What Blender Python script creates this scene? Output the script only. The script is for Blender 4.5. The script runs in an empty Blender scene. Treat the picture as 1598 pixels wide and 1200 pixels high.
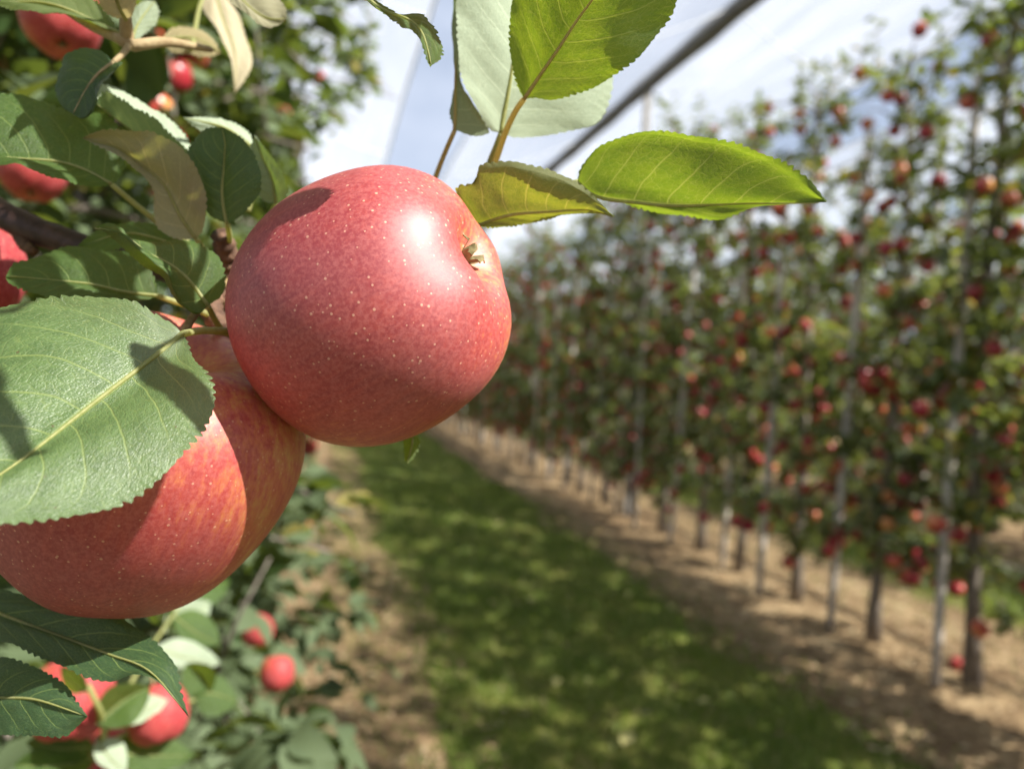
import bpy, math, random
import numpy as np
from mathutils import Vector, Matrix

SC = bpy.context.scene
COL = SC.collection
rng = np.random.default_rng(11)
random.seed(11)

# ------------------------------------------------------------------ camera
W0, H0, F = 1598.0, 1200.0, 1200.0           # photo size and focal length in photo pixels
CAM_H = 1.5
VPX, VPY, ROLL = 505.0, 566.0, math.radians(2.5)   # where the row direction vanishes, and the roll
d_ = np.array([(VPX - W0 / 2) / F, -(VPY - H0 / 2) / F, -1.0]); d_ /= np.linalg.norm(d_)   # world +Y in camera axes
up_ = np.array([math.sin(ROLL), math.cos(ROLL), 0.0]); up_ = up_ - d_ * up_.dot(d_); up_ /= np.linalg.norm(up_)
right_ = np.cross(d_, up_)
R_CW = np.array([right_, d_, up_])           # rows: world X, Y, Z expressed in camera axes -> camera to world
CAM_POS = np.array([0.0, 0.0, CAM_H])
cam_data = bpy.data.cameras.new('camera')
cam = bpy.data.objects.new('camera', cam_data); COL.objects.link(cam)
M4 = Matrix.Identity(4)
for i_ in range(3):
    for j_ in range(3):
        M4[i_][j_] = R_CW[i_, j_]
    M4[i_][3] = CAM_POS[i_]
cam.matrix_world = M4
cam_data.sensor_width = 36.0
cam_data.lens = 36.0 * F / W0
cam_data.clip_start = 0.01
cam_data.clip_end = 2000.0
cam_data.dof.use_dof = True
cam_data.dof.focus_distance = 0.186
cam_data.dof.aperture_fstop = cam_data.lens / 2.75
SC.camera = cam

def P(px, py, d):
    """a point d metres out along the camera axis, seen at photo pixel px, py, in world space"""
    c = np.array([(px - W0 / 2) / F * d, -(py - H0 / 2) / F * d, -d])
    return R_CW @ c + CAM_POS

def Vc(x, y, z):
    """a direction given as right, up, towards the viewer -> world"""
    v = R_CW @ np.array([x, y, z], float)
    return v / np.linalg.norm(v)

# ------------------------------------------------------------------ light
SUN_DIR = Vc(0.67, 0.66, 0.33)
elev = math.asin(SUN_DIR[2]); azim = math.atan2(SUN_DIR[0], SUN_DIR[1])
sun_data = bpy.data.lights.new('sun', 'SUN')
sun_data.energy = 5.0; sun_data.angle = math.radians(0.5); sun_data.color = (1.0, 0.955, 0.88)
sun = bpy.data.objects.new('sun', sun_data); COL.objects.link(sun)
sun.rotation_euler = Vector(-SUN_DIR).to_track_quat('-Z', 'Y').to_euler()
sun.location = (8, -4, 12)
world = bpy.data.worlds.new('World'); SC.world = world; world.use_nodes = True
wn = world.node_tree; wn.nodes.clear()
sky = wn.nodes.new('ShaderNodeTexSky'); sky.sky_type = 'NISHITA'; sky.sun_disc = False
sky.sun_elevation = elev; sky.sun_rotation = azim; sky.dust_density = 1.5; sky.air_density = 1.0; sky.ozone_density = 1.0
wtc = wn.nodes.new('ShaderNodeTexCoord')
wmp = wn.nodes.new('ShaderNodeMapping'); wmp.inputs['Scale'].default_value = (1.0, 1.0, 2.2)
wno = wn.nodes.new('ShaderNodeTexNoise'); wno.inputs['Scale'].default_value = 2.1; wno.inputs['Detail'].default_value = 6; wno.inputs['Roughness'].default_value = .55
wrp = wn.nodes.new('ShaderNodeValToRGB'); wrp.color_ramp.elements[0].position = .16; wrp.color_ramp.elements[1].position = .60
wmx = wn.nodes.new('ShaderNodeMix'); wmx.data_type = 'RGBA'
wmx.inputs[7].default_value = (5.3, 5.9, 7.2, 1)
wbg = wn.nodes.new('ShaderNodeBackground'); wbg.inputs['Strength'].default_value = 0.053
wout = wn.nodes.new('ShaderNodeOutputWorld')
L_ = wn.links.new
L_(wtc.outputs['Generated'], wmp.inputs['Vector']); L_(wmp.outputs['Vector'], wno.inputs['Vector'])
L_(wno.outputs['Fac'], wrp.inputs['Fac']); L_(wrp.outputs['Color'], wmx.inputs[0])
L_(sky.outputs['Color'], wmx.inputs[6]); L_(wmx.outputs[2], wbg.inputs['Color']); L_(wbg.outputs['Background'], wout.inputs['Surface'])
SC.view_settings.view_transform = 'Standard'; SC.view_settings.look = 'None'
SC.view_settings.gamma = 1.0; SC.view_settings.exposure = 1.42
SC.render.engine = 'CYCLES'
SC.cycles.max_bounces = 8; SC.cycles.transparent_max_bounces = 12
SC.cycles.use_denoising = True
SC.cycles.sample_clamp_indirect = 6.0

# ------------------------------------------------------------------ helpers
def tag(o, label=None, cat=None, group=None, kind=None):
    if label: o['label'] = label
    if cat: o['category'] = cat
    if group: o['group'] = group
    if kind: o['kind'] = kind
    return o

def empty(name, loc=(0, 0, 0)):
    o = bpy.data.objects.new(name, None); o.empty_display_size = .05
    COL.objects.link(o); o.location = loc
    return o

def child(o, parent):
    o.parent = parent
    if parent is not None:
        o.matrix_parent_inverse = Matrix.Identity(4)
        m = Matrix.Translation(-Vector(world_loc(parent)))
        o.location = Vector(o.location) + m.to_translation()
    return o

def world_loc(o):
    l = Vector(o.location); p = o.parent
    while p is not None:
        l = l + Vector(p.location); p = p.parent
    return l

def mesh_obj(name, verts, faces, mats, parent=None, smooth=True, uvs=None, fmat=None, origin=None):
    """links ONE mesh object; verts are in world space, origin is the object's own origin"""
    me = bpy.data.meshes.new(name)
    v = np.asarray(verts, float)
    o0 = np.zeros(3) if origin is None else np.asarray(origin, float)
    me.from_pydata((v - o0).tolist(), [], [tuple(int(q) for q in f) for f in faces])
    for m in (mats if isinstance(mats, (list, tuple)) else [mats]): me.materials.append(m)
    if uvs is not None:
        ul = me.uv_layers.new(name='UVMap')
        idx = np.zeros(len(me.loops), np.int32); me.loops.foreach_get('vertex_index', idx)
        ul.data.foreach_set('uv', np.asarray(uvs, np.float32)[idx].ravel())
    if fmat is not None:
        me.polygons.foreach_set('material_index', np.asarray(fmat, np.int32))
    me.polygons.foreach_set('use_smooth', np.full(len(me.polygons), smooth))
    me.update()
    ob = bpy.data.objects.new(name, me); COL.objects.link(ob)
    ob.location = tuple(o0)
    if parent is not None: child(ob, parent)
    return ob

def frame_from(t):
    t = t / (np.linalg.norm(t) + 1e-12)
    a = np.array([0, 0, 1.0]) if abs(t[2]) < .9 else np.array([1.0, 0, 0])
    s = np.cross(t, a); s /= np.linalg.norm(s)
    return s, np.cross(s, t)

def tube(pts, radii, n=10, cap=True):
    pts = np.asarray(pts, float); k = len(pts)
    radii = np.full(k, radii) if np.isscalar(radii) else np.asarray(radii, float)
    tang = np.gradient(pts, axis=0)
    V, Fc = [], []
    s, b = frame_from(tang[0])
    for i in range(k):
        t = tang[i] / (np.linalg.norm(tang[i]) + 1e-12)
        s = s - t * s.dot(t); s /= np.linalg.norm(s); b = np.cross(t, s)
        for j in range(n):
            a = 2 * math.pi * j / n
            V.append(pts[i] + radii[i] * (math.cos(a) * s + math.sin(a) * b))
    for i in range(k - 1):
        for j in range(n):
            q = (j + 1) % n
            Fc.append((i * n + j, i * n + q, (i + 1) * n + q, (i + 1) * n + j))
    if cap:
        Fc.append(tuple(range(n - 1, -1, -1))); Fc.append(tuple(range((k - 1) * n, k * n)))
    return V, Fc

def join(parts):
    V, Fc = [], []
    for v, f in parts:
        o = len(V); V.extend(v); Fc.extend(tuple(q + o for q in ff) for ff in f)
    return V, Fc

def spline(pts, n):
    """Catmull-Rom through pts, n samples evenly spread by length"""
    p = np.asarray(pts, float)
    if len(p) == 2: return p[0] + np.linspace(0, 1, n)[:, None] * (p[1] - p[0])
    q = np.vstack([2 * p[0] - p[1], p, 2 * p[-1] - p[-2]])
    out = []
    for i in range(1, len(q) - 2):
        for t in np.linspace(0, 1, 14, endpoint=False):
            a, b, c, d = q[i - 1], q[i], q[i + 1], q[i + 2]
            out.append(.5 * ((2 * b) + (c - a) * t + (2 * a - 5 * b + 4 * c - d) * t * t + (3 * b - a - 3 * c + d) * t ** 3))
    out.append(p[-1]); out = np.array(out)
    L = np.concatenate([[0], np.cumsum(np.linalg.norm(np.diff(out, axis=0), axis=1))])
    s = np.linspace(0, L[-1], n)
    return np.stack([np.interp(s, L, out[:, k]) for k in range(out.shape[1])], 1)

# ------------------------------------------------------------------ materials
class NT:
    def __init__(self, name):
        self.m = bpy.data.materials.new(name); self.m.use_nodes = True
        self.t = self.m.node_tree; self.t.nodes.clear()
        self.out = self.t.nodes.new('ShaderNodeOutputMaterial')
    def n(self, typ, **kw):
        nd = self.t.nodes.new(typ)
        for k, v in kw.items():
            if k.startswith('i_'):
                key = k[2:]; key = int(key) if key.isdigit() else key.replace('_', ' ')
                self.set(nd.inputs[key], v)
            else: setattr(nd, k, v)
        return nd
    def set(self, sock, v):
        if isinstance(v, bpy.types.NodeSocket): self.t.links.new(v, sock)
        elif isinstance(v, (tuple, list)) and sock.type == 'RGBA' and len(v) == 3: sock.default_value = (*v, 1)
        else: sock.default_value = v
    def math(self, op, a, b=0.0, c=0.0, clamp=False):
        nd = self.t.nodes.new('ShaderNodeMath'); nd.operation = op; nd.use_clamp = clamp
        self.set(nd.inputs[0], a); self.set(nd.inputs[1], b)
        if len(nd.inputs) > 2: self.set(nd.inputs[2], c)
        return nd.outputs[0]
    def mix(self, f, a, b, mode='MIX'):
        nd = self.t.nodes.new('ShaderNodeMix'); nd.data_type = 'RGBA'; nd.blend_type = mode
        self.set(nd.inputs[0], f); self.set(nd.inputs[6], a); self.set(nd.inputs[7], b)
        return nd.outputs[2]
    def ramp(self, f, *stops):
        nd = self.t.nodes.new('ShaderNodeValToRGB'); e = nd.color_ramp.elements
        while len(e) < len(stops): e.new(.5)
        for el, (p, c) in zip(e, stops):
            el.position = p; el.color = (*c, 1) if isinstance(c, (tuple, list)) else (c, c, c, 1)
        self.set(nd.inputs[0], f)
        return nd.outputs[0]
    def smooth(self, f, lo, hi, a=0.0, b=1.0):
        nd = self.t.nodes.new('ShaderNodeMapRange'); nd.interpolation_type = 'SMOOTHSTEP'
        self.set(nd.inputs[0], f); self.set(nd.inputs[1], lo); self.set(nd.inputs[2], hi)
        self.set(nd.inputs[3], a); self.set(nd.inputs[4], b)
        return nd.outputs[0]
    def noise(self, vec, scale, detail=3, rough=.5, out='Fac'):
        nd = self.n('ShaderNodeTexNoise', i_Scale=scale, i_Detail=detail, i_Roughness=rough)
        if vec is not None: self.set(nd.inputs['Vector'], vec)
        return nd.outputs[out]
    def vor(self, vec, scale, feature='F1', out='Distance', rand=1.0):
        nd = self.n('ShaderNodeTexVoronoi', feature=feature, i_Scale=scale, i_Randomness=rand)
        if vec is not None: self.set(nd.inputs['Vector'], vec)
        return nd.outputs[out]
    def bump(self, h, strength, dist, normal=None):
        nd = self.n('ShaderNodeBump', i_Strength=strength, i_Distance=dist, i_Height=h)
        if normal is not None: self.set(nd.inputs['Normal'], normal)
        return nd.outputs[0]
    def coord(self, which='Object'):
        return self.t.nodes.new('ShaderNodeTexCoord').outputs[which]
    def pbsdf(self, **kw):
        nd = self.t.nodes.new('ShaderNodeBsdfPrincipled')
        for k, v in kw.items(): self.set(nd.inputs[k.replace('_', ' ')], v)
        return nd.outputs[0]
    def done(self, sh):
        self.t.links.new(sh, self.out.inputs['Surface']); return self.m

def mat_leaf(name, top_a, top_b, under, trans, veins=True, tfac=.4, rough=.48, warm=0.0, coat=0.0):
    """apple leaf: upper side / paler downy underside, light comes through; UV x runs base to tip, y across"""
    T = NT(name)
    geo = T.n('ShaderNodeNewGeometry')
    rnd = geo.outputs['Random Per Island']; back = geo.outputs['Backfacing']
    if veins:
        uv = T.n('ShaderNodeSeparateXYZ', i_0=T.coord('UV'))
        u = uv.outputs[0]; v = T.math('MULTIPLY_ADD', uv.outputs[1], 2.0, -1.0)
        av = T.math('ABSOLUTE', v)
        side = T.math('GREATER_THAN', v, 0.0)
        wob = T.math('MULTIPLY', T.math('SUBTRACT', T.noise(T.coord('UV'), 5.0, 2), .5), .035)
        ph = T.math('SUBTRACT', u, T.math('MULTIPLY', T.math('POWER', av, 1.25), .26))
        ph = T.math('ADD', T.math('ADD', ph, wob), T.math('MULTIPLY', side, .065))
        fr = T.math('FRACT', T.math('MULTIPLY', ph, 7.6))
        dist = T.math('ABSOLUTE', T.math('SUBTRACT', fr, .5))
        sec = T.smooth(dist, .045, .0)
        sec = T.math('MULTIPLY', sec, T.smooth(av, 1.0, .55))
        sec = T.math('MULTIPLY', sec, T.smooth(u, .96, .8))
        midw = T.math('MULTIPLY_ADD', u, -.022, .034)
        mid = T.smooth(T.math('DIVIDE', av, midw), 1.5, .7)
        big = T.math('MAXIMUM', sec, mid)
        cmb = T.n('ShaderNodeCombineXYZ', i_0=T.math('MULTIPLY', T.math('ADD', ph, 0.0), 1.5), i_1=T.math('MULTIPLY', v, .62))
        cell = T.vor(cmb.outputs[0], 26.0, 'DISTANCE_TO_EDGE')
        net1 = T.smooth(cell, .055, .0)
        cell2 = T.vor(cmb.outputs[0], 70.0, 'DISTANCE_TO_EDGE')
        net2 = T.smooth(cell2, .10, .0)
        veinc = T.math('MAXIMUM', big, T.math('MULTIPLY', net1, .42))
        veinc = T.math('MAXIMUM', veinc, T.math('MULTIPLY', net2, .16))
        hgt = T.math('SUBTRACT', T.math('MINIMUM', T.math('MULTIPLY', cell2, 1.6), .6), T.math('MULTIPLY', veinc, .9))
        hgt = T.math('ADD', hgt, T.math('MULTIPLY', T.math('MINIMUM', cell, .3), 1.5))
        nrm = T.bump(hgt, T.math('MULTIPLY_ADD', back, -.20, .42), .00040)
        mott = T.noise(cmb.outputs[0], 9.0, 4, .6)
        fine = T.noise(cmb.outputs[0], 160.0, 2, .6)
        top = T.mix(T.smooth(mott, .3, .7), top_a, top_b)
        top = T.mix(T.math('MULTIPLY', T.smooth(fine, .5, .75), .35), top, (.20, .27, .10))
        vmul = T.mix(T.math('MULTIPLY', veinc, .8), top, (.24, .32, .09))
        und = T.mix(T.math('MULTIPLY', veinc, .8), under, tuple(min(1, c * 1.35 + .08) for c in under))
        tcol = trans
        tcol = T.mix(T.smooth(mott, .35, .75), tcol, (trans[0] * .7, trans[1] * .82, trans[2] * .8))
        tcol = T.mix(T.math('MULTIPLY', T.math('MAXIMUM', veinc, T.math('MULTIPLY', net1, .55)), .75), tcol, (min(1, trans[0] * 1.8 + .06), min(1, trans[1] * 1.4 + .04), trans[2] + .07))
        # a few brown specks
        sp = T.vor(T.n('ShaderNodeVectorMath', operation='ADD', i_0=cmb.outputs[0], i_1=T.coord('Object')).outputs[0], 7.0)
        spm = T.smooth(sp, .045, .025)
        vmul = T.mix(spm, vmul, (.10, .045, .02))
        base = T.mix(back, vmul, und)
    else:
        nrm = None
        base = T.mix(rnd, top_a, top_b)
        base = T.mix(back, base, under)
        tcol = T.mix(rnd, trans, (trans[0] * 1.25, trans[1] * 1.05, trans[2]))
        if warm:
            old = T.math('GREATER_THAN', T.math('FRACT', T.math('MULTIPLY', rnd, 37.0)), 1.0 - warm)
            base = T.mix(old, base, (.22, .19, .05)); tcol = T.mix(old, tcol, (.45, .36, .05))
    kw = dict(Base_Color=base, Roughness=T.math('MULTIPLY_ADD', back, .22, rough), Specular_IOR_Level=(1.0 if coat else .5 if veins else .32))
    if coat: kw['Coat_Weight'] = T.math('MULTIPLY_ADD', back, -coat, coat); kw['Coat_Roughness'] = .46
    if nrm is not None: kw['Normal'] = nrm
    p = T.pbsdf(**kw)
    tr = T.n('ShaderNodeBsdfTranslucent', i_Color=tcol)
    if nrm is not None: T.set(tr.inputs['Normal'], nrm)
    ms = T.n('ShaderNodeMixShader', i_0=tfac); T.set(ms.inputs[1], p); T.set(ms.inputs[2], tr.outputs[0])
    return T.done(ms.outputs[0])

def mat_apple(name, detail=True, spec=1.0):
    """red blushed apple; object +Z is the calyx end, blush strongest to +X; vary by object"""
    T = NT(name)
    co = T.coord('Object')
    oi = T.n('ShaderNodeObjectInfo'); rnd = oi.outputs['Random']
    n1 = T.n('ShaderNodeVectorMath', operation='NORMALIZE', i_0=co)
    sx = T.n('ShaderNodeSeparateXYZ', i_0=n1.outputs[0])
    scl = 25.0 if detail else 20.0
    big = T.noise(co, scl, 4, .6)
    # meridian streaks: stretch the noise along the axis
    ang = T.math('ARCTAN2', sx.outputs[1], sx.outputs[0])
    st = T.n('ShaderNodeCombineXYZ', i_0=T.math('MULTIPLY', sx.outputs[0], 9.0), i_1=T.math('MULTIPLY', sx.outputs[1], 9.0), i_2=T.math('MULTIPLY', sx.outputs[2], 1.3))
    streak = T.noise(st.outputs[0], 2.4, 5, .65)
    blush = T.math('MULTIPLY_ADD', sx.outputs[0], .46, T.math('MULTIPLY_ADD', sx.outputs[2], .10, .49))
    blush = T.math('ADD', blush, T.math('MULTIPLY', T.math('SUBTRACT', streak, .5), 1.25))
    blush = T.math('ADD', blush, T.math('MULTIPLY', T.math('SUBTRACT', big, .5), .95))
    if not detail: blush = T.math('ADD', blush, T.math('MULTIPLY_ADD', rnd, .36, .03))
    ends = T.smooth(T.math('ABSOLUTE', sx.outputs[2]), .90, 1.02)
    blush = T.math('SUBTRACT', blush, T.math('MULTIPLY', ends, .22))
    col = T.ramp(blush, (.05, (.60, .34, .09)), (.30, (.55, .15, .055)), (.52, (.42, .048, .042)), (.95, (.29, .018, .028)))
    rough = .34; nrm = None
    if detail:
        mot = T.noise(co, 950.0, 3, .7)
        col = T.mix(T.math('MULTIPLY', T.smooth(mot, .36, .68), .42), col, (.60, .17, .15))
        mot2 = T.noise(co, 420.0, 3, .65)
        col = T.mix(T.math('MULTIPLY', T.smooth(mot2, .5, .75), .30), col, (.30, .018, .020))
        jit = T.n('ShaderNodeVectorMath', operation='ADD', i_0=co)
        vr = T.n('ShaderNodeTexVoronoi', feature='F1', i_Scale=500.0); T.set(vr.inputs['Vector'], co)
        keep = T.math('GREATER_THAN', T.n('ShaderNodeSeparateColor', i_0=vr.outputs['Color']).outputs[0], .15)
        size = T.math('MULTIPLY_ADD', T.n('ShaderNodeSeparateColor', i_0=vr.outputs['Color']).outputs[1], .08, .10)
        dot = T.math('MULTIPLY', T.smooth(T.math('DIVIDE', vr.outputs['Distance'], size), 1.3, .75), keep)
        col = T.mix(T.math('MULTIPLY', dot, T.math('MULTIPLY_ADD', sx.outputs[2], .18, .50)), col, (.78, .48, .32))
        # waxy bloom
        col = T.mix(T.math('MULTIPLY', T.smooth(big, .45, .8), .10), col, (.62, .42, .40))
        # russet patch
        hgt = T.math('ADD', T.math('MULTIPLY', dot, .6), T.math('MULTIPLY', mot, .5))
        nrm = T.bump(hgt, .22, .00016)
        rough = T.math('MULTIPLY_ADD', mot, .14, .48)
    else:
        vr = T.vor(co, 200.0)
        col = T.mix(T.math('MULTIPLY', T.smooth(vr, .16, .08), .5), col, (.75, .45, .25))
    kw = dict(Base_Color=col, Roughness=rough, Specular_IOR_Level=spec, Coat_Weight=.25 * (spec > .9), Coat_Roughness=.50, Subsurface_Weight=.12, Subsurface_Radius=(.010, .003, .0015), Subsurface_Scale=.25)
    if nrm is not None: kw['Normal'] = nrm
    if not detail: kw.pop('Coat_Weight'); kw.pop('Coat_Roughness'); kw['Specular_IOR_Level'] = .5; kw.pop('Subsurface_Weight'); kw.pop('Subsurface_Radius'); kw.pop('Subsurface_Scale')
    return T.done(T.pbsdf(**kw))

def mat_simple(name, a, b, scale=20, rough=.7, bump=.3, bdist=.002, stretch=None, spec=.4, detail=5, coord='Object'):
    T = NT(name); co = T.coord(coord)
    if stretch: co = T.n('ShaderNodeMapping', i_Vector=co, i_Scale=stretch).outputs[0]
    nz = T.noise(co, scale, detail, .6)
    col = T.mix(T.smooth(nz, .3, .7), a, b)
    return T.done(T.pbsdf(Base_Color=col, Roughness=rough, Specular_IOR_Level=spec, Normal=T.bump(nz, bump, bdist)))

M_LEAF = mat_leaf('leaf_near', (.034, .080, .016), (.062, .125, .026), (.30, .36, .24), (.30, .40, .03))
M_LEAF_SUN = mat_leaf('leaf_sunny', (.060, .125, .028), (.105, .185, .048), (.30, .36, .24), (.30, .40, .03), rough=.50, tfac=.3, coat=1.0)  # lit copy of the near leaf: sun put into paler greens and coat
M_LEAF_DARK = mat_leaf('leaf_dark', (.022, .056, .028), (.036, .082, .034), (.26, .32, .20), (.22, .33, .03), tfac=.25, rough=.40)  # darker, bluer leaf copy; shade on the leaves partly put into its greens
M_LEAF_OLD = mat_leaf('leaf_brownish', (.11, .12, .035), (.17, .16, .05), (.34, .32, .20), (.34, .33, .05), tfac=.35, rough=.55)
M_LEAF_DRY = mat_leaf('leaf_dry', (.38, .30, .15), (.46, .38, .20), (.55, .48, .32), (.55, .45, .18), tfac=.35, rough=.6)
M_LEAF_GLOW = mat_leaf('leaf_backlit', (.055, .11, .030), (.085, .145, .04), (.15, .20, .07), (.30, .40, .010), tfac=.58)
M_LEAF_GREEN = mat_leaf('leaf_backlit_green', (.05, .10, .028), (.08, .14, .04), (.13, .19, .06), (.24, .33, .014), tfac=.56)
M_LEAF_OLIVE = mat_leaf('leaf_backlit_olive', (.07, .10, .03), (.10, .13, .04), (.24, .26, .12), (.34, .36, .02), tfac=.52)
M_LEAF_PALE = mat_leaf('leaf_pale', (.07, .13, .045), (.10, .16, .06), (.42, .50, .35), (.36, .45, .16), tfac=.35, rough=.5)
M_CROWN = mat_leaf('crown_leaf', (.024, .050, .020), (.058, .090, .032), (.11, .14, .07), (.22, .29, .045), veins=False, tfac=.44, rough=.42, warm=.045)
M_CROWN_L = mat_leaf('crown_leaf_left', (.024, .055, .018), (.060, .102, .030), (.11, .15, .075), (.20, .28, .035), veins=False, tfac=.32, rough=.46, warm=.035)
def mat_stalk(name, a, b, tc):
    T = NT(name); col = T.mix(T.smooth(T.noise(T.coord('Object'), 900, 4), .3, .7), a, b)
    tr = T.n('ShaderNodeBsdfTranslucent', i_Color=tc); ms = T.n('ShaderNodeMixShader', i_0=.45)
    T.set(ms.inputs[1], T.pbsdf(Base_Color=col, Roughness=.65)); T.set(ms.inputs[2], tr.outputs[0]); return T.done(ms.outputs[0])
M_STALK = mat_stalk('leaf_stalk', (.33, .36, .13), (.44, .44, .20), (.62, .62, .16))
M_VEINB = mat_stalk('tan_stalk', (.44, .38, .17), (.55, .48, .24), (.75, .62, .22))
M_TWIG = mat_simple('twig_bark', (.28, .20, .10), (.40, .31, .17), 350, .75, .5, .0006)
M_BRANCH = mat_simple('branch_bark', (.030, .016, .013), (.085, .045, .035), 160, .5, .8, .0012)
M_SPUR = mat_simple('spur_bark', (.07, .035, .022), (.18, .10, .06), 260, .75, 1.0, .0012)
M_BARK = mat_simple('trunk_bark', (.13, .11, .09), (.27, .23, .19), 30, .85, 1.0, .01, stretch=(1, 1, .25))
M_STAKE = mat_simple('stake_wood', (.44, .40, .35), (.60, .55, .49), 26, .8, .6, .004, stretch=(1, 1, .08))
M_CONC = mat_simple('post_concrete', (.27, .25, .22), (.38, .36, .33), 14, .85, .4, .004)
M_ROPE = mat_simple('net_bundle', (.11, .105, .10), (.21, .20, .19), 40, .8, .8, .006, stretch=(1, .1, 1))
M_CORD = mat_simple('net_cord', (.72, .72, .70), (.82, .82, .80), 30, .7, .2, .002)
M_APPLE = mat_apple('apple_skin_near', True)
M_APPLE_FAR = mat_apple('apple_skin_row', False)
M_APPLE_SHADED = mat_apple('apple_skin_shaded', True, .3)  # same skin with its gloss cut, standing in for shade on side apples
M_CALYX = mat_simple('calyx_sepal', (.13, .10, .04), (.30, .25, .12), 500, .8, .6, .0005)
M_STEM = mat_simple('apple_stalk', (.16, .10, .04), (.28, .20, .09), 500, .7, .5, .0004)

def mat_net():
    T = NT('hail_net_mesh'); co = T.coord('Object')
    st = T.n('ShaderNodeMapping', i_Vector=co, i_Scale=(6.0, .35, 6.0)).outputs[0]
    nz = T.noise(st, 1.6, 4, .6)
    dens = T.math('MULTIPLY_ADD', T.smooth(nz, .25, .75), .13, .19)
    d = T.n('ShaderNodeBsdfDiffuse', i_Color=(.86, .87, .88, 1)); tl = T.n('ShaderNodeBsdfTranslucent', i_Color=(.86, .87, .88, 1))
    m1 = T.n('ShaderNodeMixShader', i_0=.5); T.set(m1.inputs[1], d.outputs[0]); T.set(m1.inputs[2], tl.outputs[0])
    tp = T.n('ShaderNodeBsdfTransparent')
    m2 = T.n('ShaderNodeMixShader', i_0=dens); T.set(m2.inputs[1], tp.outputs[0]); T.set(m2.inputs[2], m1.outputs[0])
    return T.done(m2.outputs[0])
M_NET = mat_net()

def mat_ground(name, stops, scale, rough=.95, bd=.03, fine=60.0):
    T = NT(name); co = T.coord('Object')
    a = T.noise(co, scale, 6, .65); b = T.noise(co, fine, 4, .7)
    f = T.math('ADD', T.math('MULTIPLY', a, .62), T.math('MULTIPLY', b, .38))
    tr = T.noise(T.n('ShaderNodeMapping', i_Vector=co, i_Scale=(1.0, .10, 1.0)).outputs[0], 3.2, 3, .5)   # worn lengthwise tracks
    f = T.math('ADD', f, T.math('MULTIPLY', T.math('SUBTRACT', tr, .5), .34))
    col = T.ramp(f, *stops)
    return T.done(T.pbsdf(Base_Color=col, Roughness=rough, Specular_IOR_Level=.2, Normal=T.bump(b, .7, bd)))
M_SOIL = mat_ground('soil', ((.32, (.085, .052, .026)), (.45, (.175, .115, .060)), (.56, (.30, .210, .112)), (.68, (.46, .36, .21))), 5.0, fine=38.0)
M_TURF = mat_ground('turf', ((.30, (.060, .088, .015)), (.46, (.105, .135, .024)), (.58, (.18, .175, .042)), (.70, (.26, .20, .09))), 1.3)
M_LAND = mat_ground('land', ((.35, (.10, .10, .045)), (.5, (.15, .13, .06)), (.7, (.24, .19, .11))), .5)

def mat_blade():
    T = NT('grass_blade'); geo = T.n('ShaderNodeNewGeometry'); rnd = geo.outputs['Random Per Island']
    col = T.ramp(rnd, (0, (.064, .108, .013)), (.55, (.128, .180, .026)), (.85, (.21, .225, .044)), (1.0, (.30, .26, .11)))
    p = T.pbsdf(Base_Color=col, Roughness=.55, Specular_IOR_Level=.35)
    tr = T.n('ShaderNodeBsdfTranslucent', i_Color=(.20, .32, .03, 1))
    ms = T.n('ShaderNodeMixShader', i_0=.3); T.set(ms.inputs[1], p); T.set(ms.inputs[2], tr.outputs[0])
    return T.done(ms.outputs[0])
M_BLADE = mat_blade()
def mat_litter():
    T = NT('dry_litter'); rnd = T.n('ShaderNodeNewGeometry').outputs['Random Per Island']
    col = T.ramp(rnd, (0, (.11, .066, .034)), (.4, (.22, .15, .078)), (.75, (.33, .24, .13)), (1, (.46, .37, .23)))
    return T.done(T.pbsdf(Base_Color=col, Roughness=.8, Specular_IOR_Level=.3))
M_LITTER = mat_litter()
M_FALLEN = mat_leaf('fallen_leaf', (.28, .26, .05), (.36, .33, .07), (.50, .46, .18), (.4, .4, .05), veins=False, tfac=.2)

# ------------------------------------------------------------------ the ground
ROW_X = [-0.55, 3.28, 7.10, 10.92, 14.74]
def strip(name, x0, x1, y0, y1, z, m, wav=.0, nx=6, ny=120):
    ys = np.linspace(y0, y1, ny); V, Fc = [], []
    ph = rng.uniform(0, 6, 4)
    for y in ys:
        a = x0 + wav * (math.sin(y * 1.7 + ph[0]) + .7 * math.sin(y * 4.3 + ph[1])); b = x1 + wav * (math.sin(y * 1.9 + ph[2]) + .7 * math.sin(y * 3.7 + ph[3]))
        for i in range(nx): V.append((a + (b - a) * i / (nx - 1), y, z))
    for j in range(ny - 1):
        for i in range(nx - 1):
            k = j * nx + i; Fc.append((k, k + 1, k + 1 + nx, k + nx))
    o = mesh_obj(name, V, Fc, m, smooth=True); o['kind'] = 'structure'; return o
g_ = mesh_obj('ground', [(-600, -600, 0), (600, -600, 0), (600, 600, 0), (-600, 600, 0)], [(0, 1, 2, 3)], M_LAND); g_['kind'] = 'structure'
for x in ROW_X: strip('soil_strip', x - 1.45, x + 1.45, -4, 75, .004, M_SOIL, .0, 3, 40)
PATHS = [(.60, 2.30), (4.35, 6.05), (8.2, 9.85), (12.0, 13.7)]
for a, b in PATHS: strip('grass_path', a, b, -4, 75, .008, M_TURF, .10)

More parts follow.
